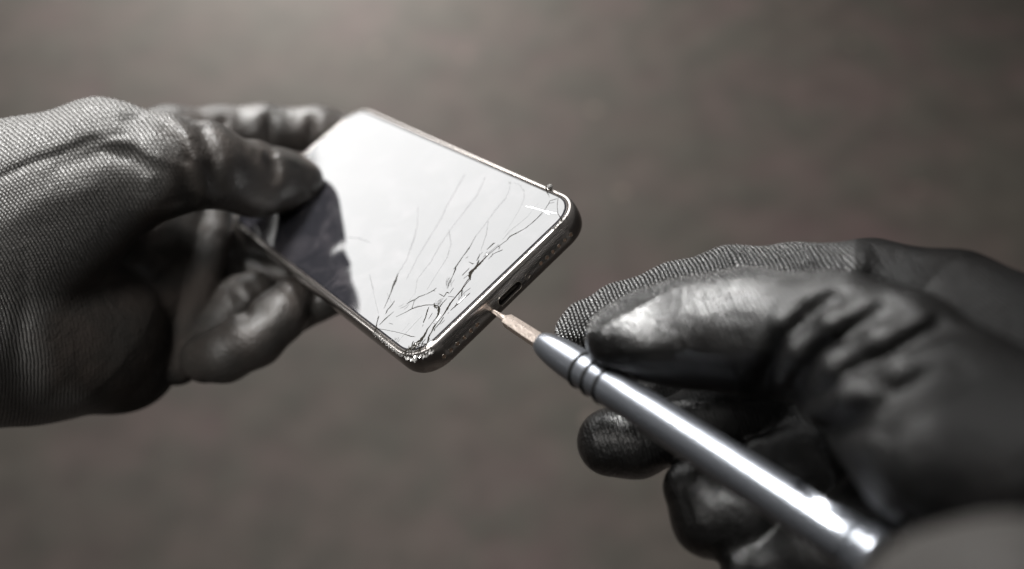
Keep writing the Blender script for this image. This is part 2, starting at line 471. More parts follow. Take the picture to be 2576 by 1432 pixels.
def knitL(V, fx, fy):
    # ribs run as wide arcs round the wrist side of the hand
    dx, dy = fx + 450, fy - 950
    r = np.hypot(dx, dy); th = np.arctan2(dy, dx)
    st = np.stack([r / 9.5, th * 560 / 7.5, np.zeros_like(r)], 1)
    edge = fy - (880 - 1.02 * fx)                      # the coating starts below the bulge
    k1 = 1 - sstep(-20, 60, edge)
    k2 = 1 - sstep(60, 150, fx + 10 * np.sin(fy / 40))
    k3 = 1 - sstep(370, 470, fx)
    k = np.maximum(k1 * k3, k2)
    k = np.maximum(k, sstep(960, 1040, fy + 12 * np.sin(fx / 23)) * (1 - sstep(150, 330, fx)))
    s_ = np.maximum(sstep(480, 620, fx) * 0.75, sstep(-20, 60, 420 - fy) * 0.5)
    return np.clip(k, 0, 1), st, np.maximum(s_, k * 0.6)

baseL = np.array([-110.0, -10.0, -330.0])
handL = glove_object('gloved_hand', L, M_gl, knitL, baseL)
tag(handL, 'left hand in a grey knit work glove, its thumb pressed on the cracked phone glass', 'gloved hand')

# ---- the hand that holds the screwdriver
TIP = PH_R @ np.array([-7.35, 1.0, -5.1]) + PH_T
END = Q(2168, 1386, 189.0)
AX = (END - TIP); LEN = np.linalg.norm(AX); AX /= LEN
print('tip px', 1288 + TIP[0] / -TIP[2] * FPX, 716 - TIP[1] / -TIP[2] * FPX, LEN, AX, 'phone -y', -PH_R[:, 1])

R = Field((5, -110, -330), (160, 30, -118), 0.7)
# index finger behind the driver
R.chain([(1437, 838, 277, 4.6), (1470, 822, 276, 6.6), (1560, 788, 273, 8), (1700, 745, 271, 9), (1840, 714, 268, 10), (2000, 712, 263, 10.3),
         (2190, 712, 256, 11), (2400, 765, 243, 13), (2600, 880, 228, 15)], 3)
R.chain([(2190, 745, 262, 12), (2400, 850, 248, 17), (2700, 1000, 215, 22)], 6)
# rest of the fist, mostly in the dark
R.chain([(1740, 960, 285, 11), (1980, 1040, 275, 18), (2350, 1150, 240, 26), (2700, 1250, 215, 34), (3400, 1650, 190, 36)], 6)
R.chain([(1538, 1112, 265, 9.3), (1600, 1115, 264, 9.0), (1690, 1085, 262, 8), (1820, 1040, 262, 11), (2000, 1020, 262, 13)], 3)           # middle finger
R.chain([(1742, 1228, 251, 7.6), (1790, 1300, 248, 9.8), (1880, 1300, 248, 11), (2050, 1180, 248, 13)], 3)                              # ring finger
R.chain([(1888, 1440, 240, 7.2), (1980, 1450, 236, 9), (2100, 1400, 230, 12), (2300, 1330, 222, 18)], 3)                                # little finger
R.chain([(1912, 1150, 248, 5), (1960, 1230, 244, 6)], 2); R.chain([(1985, 1150, 246, 7), (2040, 1240, 240, 8)], 2)
R.chain([(1630, 985, 275, 7), (1700, 975, 280, 9), (1760, 980, 284, 11)], 3)
# thumb and its ball, in front
T = Field((5, -110, -330), (160, 30, -118), 0.7)
T.chain([(1560, 852, 246, 8.8), (1640, 842, 243, 11.2), (1740, 836, 240, 13.2), (1880, 832, 233, 14.6), (2100, 858, 220, 15.0), (2250, 925, 210, 16.5), (2420, 1080, 195, 19),
         (2650, 1250, 180, 24), (3200, 1700, 165, 30)], 4)
T.chain([(2180, 950, 212, 14.0), (2400, 1165, 186, 15.5), (2600, 1230, 176, 18)], 4)
# the flat of the thumb nail under the rubber
_n = np.array([-0.22, 0.58, 0.78]); _n /= np.linalg.norm(_n)
_p = Q(1600, 850, 231.5)
_sl, _X, _Y, _Z = T.block(Q(1430, 960, 262) - 5, Q(1900, 640, 218) + np.array([8, 8, 10]))
_pl = (_X - _p[0]) * _n[0] + (_Y - _p[1]) * _n[1] + (_Z - _p[2]) * _n[2]
_pl = _pl - 13.0 * np.clip((_X - _p[0] - 3) / 14, 0, 3) ** 1.5
_f = T.f[_sl]; _h = np.clip(0.5 + 0.5 * (_pl - _f) / 5.0, 0, 1)
T.f[_sl] = _f * (1 - _h) + _pl * _h + 5.0 * _h * (1 - _h)
for pts, amp, wd in [
    ([(1905, 975), (1956, 876), (2039, 793), (2105, 755)], 4.4, 2.3),
    ([(1990, 985), (2057, 900), (2158, 829), (2245, 785)], 4.6, 2.4),
    ([(2050, 1015), (2158, 936), (2266, 882), (2375, 832)], 5.0, 2.5),
    ([(2085, 1085), (2188, 1049), (2278, 996), (2385, 938)], 3.8, 2.6),
    ([(2039, 1045), (2128, 1160), (2210, 1265)], -1.6, 2.2),
    ([(1780, 720), (1830, 790), (1850, 880)], 0.8, 5.0),
    ([(1560, 905), (1640, 895), (1740, 900)], 0.35, 0.9), ([(1500, 925), (1600, 915), (1700, 925)], 0.35, 0.9),
]: T.fold(pts, amp, wd)
for ln, sk in ((((1892, 950, 1.2), (1920, 876, 2.4), (1975, 817, 2.6), (2045, 762, 1.2)), 1.6),
               (((1972, 958, 1.3), (2014, 885, 2.8), (2100, 817, 3.0), (2180, 772, 1.3)), 1.9),
               (((2028, 1000, 1.5), (2110, 922, 3.2), (2220, 860, 3.3), (2320, 808, 1.4)), 2.1),
               (((2048, 1040, 1.8), (2150, 996, 3.2), (2270, 938, 3.2), (2400, 872, 1.4)), 2.0)):
    T.skin(ln, 2.2, 'add', sk - 0.7)
for pts, amp, wd in [
    ([(1836, 600), (1840, 650), (1846, 700)], 2.6, 1.9), ([(2052, 600), (2056, 650), (2062, 700)], 2.2, 2.4), ([(2122, 600), (2122, 690)], 1.6, 1.8),
    ([(2175, 596), (2166, 640), (2160, 690)], -2.2, 1.6), ([(1940, 612), (1945, 680)], -0.8, 3.5), ([(2090, 612), (2092, 680)], -0.7, 2.0)] + [
    ([(2205 + i * 44, 630 + i * 10), (2240 + i * 44, 690 + i * 10)], 0.8, 1.2) for i in range(5)]: R.fold(pts, amp, wd)
R.fold([(1508, 1050), (1494, 1110), (1492, 1180)], -0.7, 0.7)
R.fold([(1730, 1190), (1738, 1250), (1760, 1320)], -0.6, 0.8)
h = np.clip(0.5 + 0.5 * (R.f - T.f) / 1.2, 0, 1)
R.f = R.f * (1 - h) + T.f * h - 1.2 * h * (1 - h)
# room for the handle, so that the glove closes on it
R.cut(TIP + AX * 26, TIP + AX * 150, 5.0, 5.5, 0.8)

def knitR(V, fx, fy):
    a = math.radians(-18)
    x, y = V[:, 0], V[:, 1] * 1.0
    st = np.stack([(x * math.cos(a) - y * math.sin(a)) / 1.05, (x * math.sin(a) + y * math.cos(a)) / 0.85, V[:, 2] * 0], 1)
    ridge = np.interp(fx, [1380, 1480, 1700, 1870, 2100, 2300, 2576], [905, 830, 715, 690, 695, 720, 800])
    k = (1 - sstep(-5, 12, fy - ridge)) * (1 - sstep(1980, 2180, fx))
    k = np.maximum(k, (V[:, 2] < -262) * (fx < 1500) * (fy < 930))
    s_ = 1 - 0.55 * sstep(1750, 2000, fx) - 0.40 * sstep(2200, 2400, fx)
    s_ = s_ * (1 - 0.8 * ((V[:, 2] < -235) & (fx > 2150)))
    s_ = s_ * (1 - 0.75 * sstep(870, 925, fy) * (fy < 1010) * (fx < 1950))
    return np.clip(k, 0, 1), st, np.maximum(s_, k)

baseR = np.array([80.0, -40.0, -220.0])
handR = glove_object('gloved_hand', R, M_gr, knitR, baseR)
tag(handR, 'right hand in a black coated glove pinching the silver screwdriver', 'gloved hand')

# sleeve edge close to the lens
def lathe(name, prof, mat, parent, seg=64, M=None):
    vs = []; fs = []
    for t, r in prof:
        for i in range(seg):
            a = 2 * math.pi * i / seg
            vs.append((r * math.cos(a) * 0.001, r * math.sin(a) * 0.001, t * 0.001))
    for j in range(len(prof) - 1):
        for i in range(seg):
            fs.append((j * seg + i, j * seg + (i + 1) % seg, (j + 1) * seg + (i + 1) % seg, (j + 1) * seg + i))
    fs.append(tuple(range(seg))[::-1]); fs.append(tuple((len(prof) - 1) * seg + i for i in range(seg)))
    o = mesh_obj(name, vs, fs, mat, parent)
    for p in o.data.polygons:
        if len(p.vertices) > 4: p.use_smooth = False
    return o

cu = Field((20, -110, -170), (130, -15, -85), 0.7)
cu.chain([(2405, 1600, 128, 13.3), (2560, 1620, 122, 14.5), (2900, 1790, 118, 18)], 5)
cV, cF = cu.mesh(3)
cuff = mesh_obj('glove_cuff', (cV - baseR) * 0.001, cF, M_cuff, handR)

# ------------------------------------------------------------------ phone
phone = bpy.data.objects.new('smartphone', None); COL.objects.link(phone)
PM = Matrix.Identity(4)
for i in range(3):
    for j in range(3): PM[i][j] = PH_R[i, j]
    PM[i][3] = PH_T[i] * 0.001
phone.matrix_world = CAM @ PM
tag(phone, 'smartphone with a cracked bright white screen held by the grey knit glove', 'smartphone')
PWD, PLN, PCR = 70.9, 143.6, 11.0
HC, HY, HH = -4.55, 4.42, -5.1      # flank centre, half thickness, height of the openings

def rrect(o, n=18):
    "rounded rectangle outline inset by o, counter-clockwise"
    w2, l0, l1, r = PWD / 2 - o, o, PLN - o, max(PCR - o, 0.5)
    pts = []
    for cx, cy, a0 in ((w2 - r, l0 + r, -90), (w2 - r, l1 - r, 0), (-w2 + r, l1 - r, 90), (-w2 + r, l0 + r, 180)):
        for i in range(n + 1):
            a = math.radians(a0 + 90 * i / n)
            c, s_ = math.cos(a), math.sin(a)
            e = 0.92
            pts.append((cx + r * math.copysign(abs(c) ** e, c), cy + r * math.copysign(abs(s_) ** e, s_)))
    return pts

def loft(name, prof, mat, closed=False, cap=False, sharp=()):
    vs = []; fs = []
    N = len(rrect(0))
    for o, h in prof:
        vs += [(x * 0.001, y * 0.001, h * 0.001) for x, y in rrect(o)]
    K = len(prof)
    for j in range(K if closed else K - 1):
        j2 = (j + 1) % K
        for i in range(N):
            i2 = (i + 1) % N
            fs.append((j * N + i, j * N + i2, j2 * N + i2, j2 * N + i))
    if cap:
        fs.append(tuple(i for i in range(N))[::-1]); fs.append(tuple((K - 1) * N + i for i in range(N)))
    ob = mesh_obj(name, vs, fs, mat, phone)
    recalc(ob)
    for p in ob.data.polygons:
        if len(p.vertices) > 4: p.use_smooth = False
    return ob

prof = [(3.6, -8.9), (3.6, -1.0), (2.05, -1.0)]
prof += [(2.05, -0.15), (2.0, 0.02), (1.93, 0.06), (1.84, 0.0), (1.7, -0.16), (1.45, -0.24)]
nA = 16
for i in range(nA + 1):
    a = math.radians(78 - 156 * i / nA)
    prof.append((1.5 * (1 - math.cos(a) ** 0.75), HC + HY * math.sin(a)))
prof += [(1.9, -8.95)]
frame = loft('steel_frame', prof, M_frame, closed=True)

# holes in the bottom edge
holes = []
def cyl_bm(bm, x, r, y0, y1, half=0.0, seg=20):
    "a slot-shaped plug along y, centred at x"
    ring = []
    for i in range(seg):
        a = 2 * math.pi * i / seg
        cx = x + (half if math.cos(a) > 0 else -half)
        ring.append((cx + r * math.cos(a), HH + r * math.sin(a)))
    lo = [bm.verts.new((px * .001, y0 * .001, pz * .001)) for px, pz in ring]
    hi = [bm.verts.new((px * .001, y1 * .001, pz * .001)) for px, pz in ring]
    bm.faces.new(lo[::-1]); bm.faces.new(hi)
    for i in range(seg):
        bm.faces.new((lo[i], lo[(i + 1) % seg], hi[(i + 1) % seg], hi[i]))
spk = [13.0 + 2.55 * i for i in range(6)] + [-(13.3 + 2.65 * i) for i in range(6)]
bm = bmesh.new()
for x in spk: cyl_bm(bm, x, 0.68, -2, 1.6)
for x in (7.35, -7.35): cyl_bm(bm, x, 0.88, -2, 1.4)
cyl_bm(bm, 0, 1.45, -2, 3.0, 3.1, 32)
bmesh.ops.recalc_face_normals(bm, faces=bm.faces)
cme = bpy.data.meshes.new('cutter'); bm.to_mesh(cme); bm.free()
cut = bpy.data.objects.new('cutter', cme); COL.objects.link(cut); cut.parent = phone
md = frame.modifiers.new('holes', 'BOOLEAN'); md.object = cut; md.operation = 'DIFFERENCE'; md.solver = 'EXACT'
bpy.context.view_layer.update()
dg = bpy.context.evaluated_depsgraph_get()
nm = bpy.data.meshes.new_from_object(frame.evaluated_get(dg))
frame.modifiers.clear(); frame.data = nm
bpy.data.objects.remove(cut)
frame.data.shade_smooth(); frame.data.set_sharp_from_angle(angle=math.radians(38))
def flank_inset(h):
    s_ = (h - HC) / HY
    return 1.5 * (1 - max(1 - s_ * s_, 0) ** 0.375)
me = frame.data; nrm = [Vector(c.vector) for c in me.corner_normals]
for p in me.polygons:
    for li in p.loop_indices:
        v = me.vertices[me.loops[li].vertex_index].co * 1000
        if abs(v.z - HC) > HY * 0.955: continue
        w2 = PWD / 2
        cx = max(abs(v.x) - (w2 - PCR), 0) * math.copysign(1, v.x)
        cy = (v.y - PCR if v.y < PCR else (v.y - (PLN - PCR) if v.y > PLN - PCR else 0))
        if cx and cy: out = Vector((cx, cy, 0)).normalized()
        elif cx: out = Vector((math.copysign(1, cx), 0, 0))
        elif cy: out = Vector((0, math.copysign(1, cy), 0))
        else: continue
        slope = (flank_inset(v.z + .05) - flank_inset(v.z - .05)) / 0.1
        an = Vector((out.x, out.y, slope)).normalized()
        if p.normal.dot(an) > 0.85: nrm[li] = an
me.normals_split_custom_set(nrm)

def plug(name, x, r, y, mat, half=0.0, seg=20, depth=0.25):
    bm = bmesh.new(); cyl_bm(bm, x, r, y, y + depth, half, seg)
    bmesh.ops.recalc_face_normals(bm, faces=bm.faces)
    me = bpy.data.meshes.new(name); bm.to_mesh(me); bm.free(); me.materials.append(mat)
    o = bpy.data.objects.new(name, me); COL.objects.link(o); o.parent = phone
    return o
def rim(name, x, r, mat, half=0.0, y=0.0, tube=0.13, parent=None, seg=28):
    vs = []; fs = []; m = 8
    for i in range(seg):
        a = 2 * math.pi * i / seg
        cx = x + (half if math.cos(a) > 1e-9 else -half)
        for j in range(m):
            b = 2 * math.pi * j / m
            rr = r + tube * math.cos(b)
            # follow the round flank of the frame
            zz = rr * math.sin(a)
            yy = y + 1.5 * (1 - (max(1 - ((HH + zz - HC) / HY) ** 2, 0)) ** 0.375)
            vs.append(((cx + rr * math.cos(a)) * .001, (yy + tube * math.sin(b)) * .001, (HH + zz) * .001))
    for i in range(seg):
        for j in range(m):
            fs.append((i * m + j, ((i + 1) % seg) * m + j, ((i + 1) % seg) * m + (j + 1) % m, i * m + (j + 1) % m))
    return recalc(mesh_obj(name, vs, fs, mat, parent or phone))
for x in spk:
    s_ = plug('speaker_hole', x, 0.66, 0.35, M_mesh)
    rim('hole_rim', x, 0.70, M_rim, tube=0.055, parent=s_, seg=20)
for x in (7.35, -7.35):
    s_ = plug('case_screw', x, 0.84, 0.30, M_frame)
    rim('screw_rim', x, 0.90, M_rim, tube=0.09, parent=s_)
port = plug('charging_port', 0, 1.43, 2.6, M_hole, 3.1, 32)
rim('port_rim', 0, 1.50, M_rim, 3.1, tube=0.12, parent=port, seg=48)
bm = bmesh.new(); bmesh.ops.create_cube(bm, size=1)
bmesh.ops.scale(bm, vec=(0.0062, 0.0020, 0.0008), verts=bm.verts); bmesh.ops.translate(bm, vec=(0, 0.0016, HH * .001), verts=bm.verts)
me = bpy.data.meshes.new('contact_tongue'); bm.to_mesh(me); bm.free(); me.materials.append(M_hole)
o = bpy.data.objects.new('contact_tongue', me); COL.objects.link(o); o.parent = port

loft('back_panel', [(1.95, -8.9), (2.1, -9.1), (2.6, -9.15)], M_back, cap=True)
lip = loft('gasket', [(2.25, -0.6), (2.06, -0.6), (2.06, -0.10), (2.25, -0.10)], M_hole, closed=True)
GH = 0.10
screen = loft('screen_glass', [(2.28, -0.9), (2.28, -0.30), (2.42, -0.14), (2.62, 0.0), (2.80, GH)], M_glass, cap=True)
screen.data.set_sharp_from_angle(angle=math.radians(20))

# side buttons on the far long edge
def side_button(y0, y1, sx):
    bm = bmesh.new(); bmesh.ops.create_cube(bm, size=1)
    bmesh.ops.scale(bm, vec=(0.0012, (y1 - y0) * .001, 0.0028), verts=bm.verts)
    bmesh.ops.bevel(bm, geom=bm.edges[:], offset=0.0004, segments=3, affect='EDGES')
    bmesh.ops.translate(bm, vec=(sx * 0.0355, (y0 + y1) * .0005, HC * .001), verts=bm.verts)
    me = bpy.data.meshes.new('side_button'); bm.to_mesh(me); bm.free(); me.materials.append(M_lip); me.shade_smooth()
    o = bpy.data.objects.new('side_button', me); COL.objects.link(o); o.parent = phone
def proj(x, y, z):
    p = PH_R @ np.array([x, y, z]) + PH_T
    return 1288 + p[0] / -p[2] * FPX, 716 - p[1] / -p[2] * FPX
ys = np.linspace(0, 143, 600); pxs = np.array([proj(35.6, y, -1.5)[0] for y in ys])
yb = lambda X: ys[np.argmin(abs(pxs - X))]
side_button(yb(1052), yb(1005), 1)
print('button y', yb(1052), yb(1005), 'corners', [tuple(round(c) for c in proj(x, y, 0)) for x, y in ((35.4, 0), (-35.4, 0), (-35.4, 143.6), (35.4, 143.6))])

# ---- cracks, traced on the glass plane
PINV = PH_R.T
def to_glass(sx, sy):
    p = on_glass(sx * 0.67083, sy * 0.67083, GH)
    q = PINV @ (p - PH_T)
    return q[0], q[1]
VA = (1360, 1020, .2654); VB = (1600, 800, .2654); VC = (1850, 640, .2165); VD = (1300, 600, .3492)
def ribbon(lists, name, mat, h, wscale=1.0, jitter=0.10, parent=None, thick=0.03):
    vs = []; fs = []
    for (ox, oy, sc), pts in lists:
        P = []
        for i in range(len(pts) - 1):
            (x0, y0, w0), (x1, y1, w1) = pts[i], pts[i + 1]
            n = max(2, int(math.hypot(x1 - x0, y1 - y0) / 14))
            for j in range(n):
                t = j / n; P.append((x0 + (x1 - x0) * t, y0 + (y1 - y0) * t, w0 + (w1 - w0) * t))
        P.append(pts[-1])
        G = []
        for i, (x, y, w) in enumerate(P):
            gx, gy = to_glass(ox + x * sc, oy + y * sc)
            if 0 < i < len(P) - 1:
                gx += random.gauss(0, 0.02); gy += random.gauss(0, 0.03)
            G.append((gx, gy, w * sc * 0.0755 * wscale * 1.3))
        b = len(vs)
        for i, (x, y, w) in enumerate(G):
            a, c = G[max(i - 1, 0)], G[min(i + 1, len(G) - 1)]
            dx, dy = c[0] - a[0], c[1] - a[1]; l = math.hypot(dx, dy) or 1
            nx, ny = -dy / l, dx / l
            e = 0.25 if i in (0, len(G) - 1) else 1
            wl = w / 2 * e * (1 + random.uniform(-jitter, jitter) * 3); wr = w / 2 * e * (1 + random.uniform(-jitter, jitter) * 3)
            for s1, hh in ((wl, h), (-wr, h), (-wr, h + thick), (wl, h + thick)):
                vs.append(((x + nx * s1) * .001, (y + ny * s1) * .001, hh * .001))
        for i in range(len(G) - 1):
            p, q = b + 4 * i, b + 4 * i + 4
            for k in range(4):
                fs.append((p + k, p + (k + 1) % 4, q + (k + 1) % 4, q + k))
        fs.append((b + 3, b + 2, b + 1, b)); e = b + 4 * (len(G) - 1); fs.append((e, e + 1, e + 2, e + 3))
    return recalc(mesh_obj(name, vs, fs, mat, parent or phone, smooth=False))
A = [
 [(500,20,3),(485,70,14),(462,130,24),(432,200,18),(400,290,8),(350,410,5),(300,520,3)],
 [(455,405,3),(410,470,10),(350,540,8),(322,598,8)],
 [(228,620,12),(215,670,8),(200,730,7),(188,795,14),(165,850,10),(140,880,14)],
 [(440,560,2),(330,655,10),(290,695,9),(235,748,5)],
 [(190,798,5),(300,815,3),(430,840,3),(560,870,3),(680,910,7),(745,918,3)],
 [(1045,225,3),(1000,262,10),(900,315,4),(810,345,9),(730,395,9),(660,425,9),(620,455,4)],
 [(1000,262,6),(1025,275,3)],
 [(730,398,4),(715,460,3),(695,520,8)],
 [(470,635,2),(600,575,4),(695,522,9),(800,488,6),(890,468,8),(1000,465,6),(1070,478,12)],
 [(1010,435,4),(1015,480,14),(1020,520,3)], [(1050,482,12),(1040,528,3)], [(1030,480,10),(1028,515,3)], [(1065,470,8),(1080,440,3)],
 [(1070,478,12),(1078,530,24),(1070,600,18),(1030,660,7),(960,750,6),(915,810,12),(870,900,24),(820,970,36),(760,1030,60),(690,1080,44),(620,1115,24),(550,1145,10)],
 [(1085,500,14),(1130,440,6),(1190,375,4)], [(1060,590,14),(1062,625,3)],
 [(1075,308,4),(1150,348,8),(1190,288,9),(1225,302,8)], [(1285,225,6),(1230,300,4)], [(1190,240,3),(1215,170,2)], [(1205,345,3),(1300,355,4)],
 [(1520,100,5),(1410,235,11),(1390,265,14),(1320,345,9),(1250,430,18),(1200,510,20),(1160,580,11),(1100,660,7),(1050,720,7),(1010,770,18),(980,840,12),(930,920,14),(915,1000,9),(870,1090,5)],
 [(1410,235,8),(1400,300,9),(1390,345,6)], [(1385,265,8),(1340,310,4)],
 [(1520,298,10),(1430,375,4),(1340,455,16),(1240,548,5)], [(1525,225,4),(1440,290,3),(1350,400,4)], [(1340,455,8),(1320,440,3)],
 [(940,490,3),(915,545,12),(890,640,9),(855,720,11)], [(985,580,6),(930,670,3)], [(855,740,6),(845,775,3)],
 [(1145,635,7),(1095,720,8),(1020,800,7),(1010,840,10)], [(1160,680,4),(1100,740,3)], [(1220,572,6),(1200,590,3)], [(1015,740,8),(1000,720,3)],
 [(935,925,16),(930,990,6)], [(370,722,3),(430,742,3)], [(1355,620,2),(1362,670,3)], [(830,1020,12),(910,1018,10)], [(850,1000,6),(790,1130,14)],
 [(700,1170,10),(740,1180,16)], [(890,945,5),(835,1010,8)], [(960,1060,8),(940,1110,16),(965,1130,10)], [(560,1150,6),(640,1205,5),(720,1210,5),(800,1200,7)],
 [(560,1210,7),(640,1130,8),(700,1060,10)], [(660,1230,6),(720,1235,14),(770,1240,10)], [(800,1160,10),(830,1230,6)], [(790,1180,5),(900,1160,6),(930,1200,14)],
 [(850,1170,14),(860,1230,6)], [(880,1180,14),(905,1215,8)], [(720,975,6),(700,1020,10),(690,1060,6)], [(620,1160,12),(600,1190,4)],
 [(930,1100,10),(1040,1100,8),(1080,1050,14)], [(740,1140,8),(820,1080,6)], [(525,1085,4),(540,1090,4)], [(555,1105,5),(565,1110,4)],
]
B = [
 [(1640,0,3),(1500,130,4),(1380,220,5),(1290,270,12),(1180,325,13),(1130,385,6),(1020,465,6),(900,560,6),(840,615,16),(780,680,22),(700,760,30),(640,820,42),(610,880,36),(615,950,4)],
 [(1020,440,3),(900,540,3),(800,620,4)], [(970,420,4),(940,430,16),(850,515,6)],
 [(1075,515,9),(950,570,6),(870,650,4)], [(755,570,5),(730,630,11),(705,675,6)], [(740,660,16),(715,720,15),(680,770,12)], [(790,550,4),(760,585,3)],
 [(590,685,3),(650,715,9),(670,712,3)], [(605,775,9),(500,880,8)], [(600,920,12),(540,1000,6),(495,1075,11)], [(590,850,16),(650,790,12)], [(520,925,4),(590,870,4)],
 [(700,310,3),(620,460,6),(595,500,15),(520,600,6),(410,760,14),(405,800,14),(370,880,6),(300,1030,3)], [(410,760,10),(375,795,3)],
 [(550,640,4),(590,610,3)],
]
Cc = [
 [(272,212,26),(300,214,22)], [(925,300,12),(918,350,18),(960,430,5),(970,470,4)], [(970,530,9),(1110,485,6)],
 [(975,535,6),(950,590,9),(880,690,4),(760,820,4),(640,930,4),(560,1000,4)], [(960,575,5),(1060,545,3)],
 [(1130,450,3),(1115,520,7),(1105,620,5),(1120,750,7),(1180,840,15),(1210,860,8)], [(1285,790,22),(1230,812,10),(1180,840,8)],
 [(1160,820,8),(1190,880,5)], [(1240,660,3),(1250,690,3)], [(1210,680,3),(1215,720,3)], [(1170,880,16),(1110,960,10),(1020,1020,8)], [(1200,850,10),(1160,920,14),(1100,990,8)],
]
F1 = [(VC, [(330,205,4),(450,240,8),(530,350,10),(535,480,10),(480,620,8),(350,850,6),(200,1080,4)]),
      (VC, [(295,220,5),(285,330,10),(200,500,12),(60,650,10),(0,700,6)]),
      (VC, [(780,560,4),(600,790,5),(400,960,6),(160,1190,6)]),
      (VD, [(1270,150,8),(1180,310,12),(1060,520,12),(1010,640,10),(880,850,10),(760,1050,9),(640,1290,6)]),
      (VD, [(1490,180,8),(1400,380,12),(1260,560,12),(1120,740,10),(1000,920,10),(900,1100,10),(750,1290,6)]),
      (VD, [(1718,400,6),(1600,540,9),(1500,670,8),(1380,830,7)]), (VD, [(765,480,4),(760,700,7),(720,860,14),(640,1080,9),(540,1240,8)]),
      (VD, [(1100,750,8),(1120,900,10),(1080,1050,8),(950,1250,6),(860,1400,5)]), (VD, [(250,1250,4),(290,1400,5)]),
      (VD, [(1520,650,6),(1500,800,8),(1440,980,5)]), (VD, [(0,830,8),(130,840,10),(260,890,6)]),
      (VB, [(860,180,4),(840,300,5),(770,500,3)]), (VB, [(1435,40,6),(1300,150,6),(1180,240,7),(1075,370,5)]), (VA, [(95,20,5),(150,280,5),(225,600,4)]),
      (VA, [(775,100,8),(740,300,5),(640,430,4)]), (VA, [(340,290,4),(410,440,5)]), (VA, [(1040,380,4),(1030,460,4)]), (VA, [(660,720,3),(540,860,3)]),
      (VA, [(840,620,8),(500,980,5)])]
# fine slivers that follow the main fractures
fine = []
for src, n in ((A[12], 9), (A[18], 14), (A[5], 4), (A[8], 4), (A[21], 5)):
    for _ in range(n):
        i = random.randrange(len(src) - 1); t = random.random()
        x = src[i][0] + (src[i+1][0] - src[i][0]) * t + random.gauss(0, 20); y = src[i][1] + (src[i+1][1] - src[i][1]) * t + random.gauss(0, 14)
        a = math.atan2(src[i+1][1] - src[i][1], src[i+1][0] - src[i][0]) + random.gauss(0, 0.12); l = random.uniform(40, 130)
        fine.append((VA, [(x, y, 1.5), (x + l * .5 * math.cos(a), y + l * .5 * math.sin(a), random.uniform(2, 3.6)), (x + l * math.cos(a + .15), y + l * math.sin(a + .15), 1.5)]))
for _ in range(8):
    i = random.randrange(6, 12); x = B[0][i][0] + random.gauss(0, 30); y = B[0][i][1] + random.gauss(0, 18); a = 2.3 + random.gauss(0, .25); l = random.uniform(20, 80)
    fine.append((VB, [(x, y, 2), (x + l * .5 * math.cos(a), y + l * .5 * math.sin(a), random.uniform(3, 7)), (x + l * math.cos(a), y + l * math.sin(a), 1.5)]))
ribbon(fine, 'fine_crack', M_crack, GH + 0.003, parent=screen, thick=0.015)
ribbon([(VA, [(x, y, w * 1.3) for x, y, w in p]) for p in A] + [(VB, [(x, y, w * 1.15) for x, y, w in p]) for p in B] + [(VC, p) for p in Cc], 'crack', M_crack, GH + 0.004, parent=screen)
ribbon(F1, 'hairline_crack', M_faint, GH + 0.002, parent=screen, thick=0.008)
ribbon([(VC, [(550,620,4),(700,645,10),(850,690,14),(970,760,10)]), (VC, [(870,695,8),(980,722,14),(1110,742,6)]),
        (VA, [(1100,600,10),(1050,690,12)]), (VA, [(1460,340,6),(1340,450,8)]), (VB, [(860,575,14),(845,590,10)])],
       'scratch', M_scratch, GH + 0.008, parent=screen)

# ---- splinters in the broken corners and along the chipped edge
def shards(name, zones, mat):
    vs = []; fs = []
    for (V0, n, fn, size, lift, tilt) in zones:
        for _ in range(n):
            x, y = fn()
            gx, gy = to_glass(V0[0] + x * V0[2], V0[1] + y * V0[2])
            s_ = size * random.uniform(0.35, 1.2)
            k = random.choice((3, 4, 4, 5)); a0 = random.random() * 6.28
            nrm = Vector((random.gauss(0, tilt), random.gauss(0, tilt), 1)).normalized()
            u = nrm.orthogonal().normalized(); v = nrm.cross(u)
            z0 = GH + random.uniform(0.02, lift); b = len(vs)
            for top in (0, 1):
                for i in range(k):
                    a = a0 + 6.28 * i / k + (random.random() - .5) * 0.25; r = s_ * (0.7 + 0.6 * ((i * 37 + k) % 5) / 5)
                    p = Vector((gx, gy, z0)) + u * r * math.cos(a) + v * r * 0.75 * math.sin(a) + nrm * (0.12 * top)
                    vs.append(tuple(p * 0.001))
            fs.append(tuple(range(b + k - 1, b - 1, -1))); fs.append(tuple(range(b + k, b + 2 * k)))
            for i in range(k): fs.append((b + i, b + (i + 1) % k, b + k + (i + 1) % k, b + k + i))
    return recalc(mesh_obj(name, vs, fs, mat, screen, smooth=False))
def along(pts, spread):
    def f():
        i = random.randrange(len(pts) - 1); t = random.random()
        return (pts[i][0] + (pts[i+1][0] - pts[i][0]) * t + random.gauss(0, spread), pts[i][1] + (pts[i+1][1] - pts[i][1]) * t + random.gauss(0, spread))
    return f
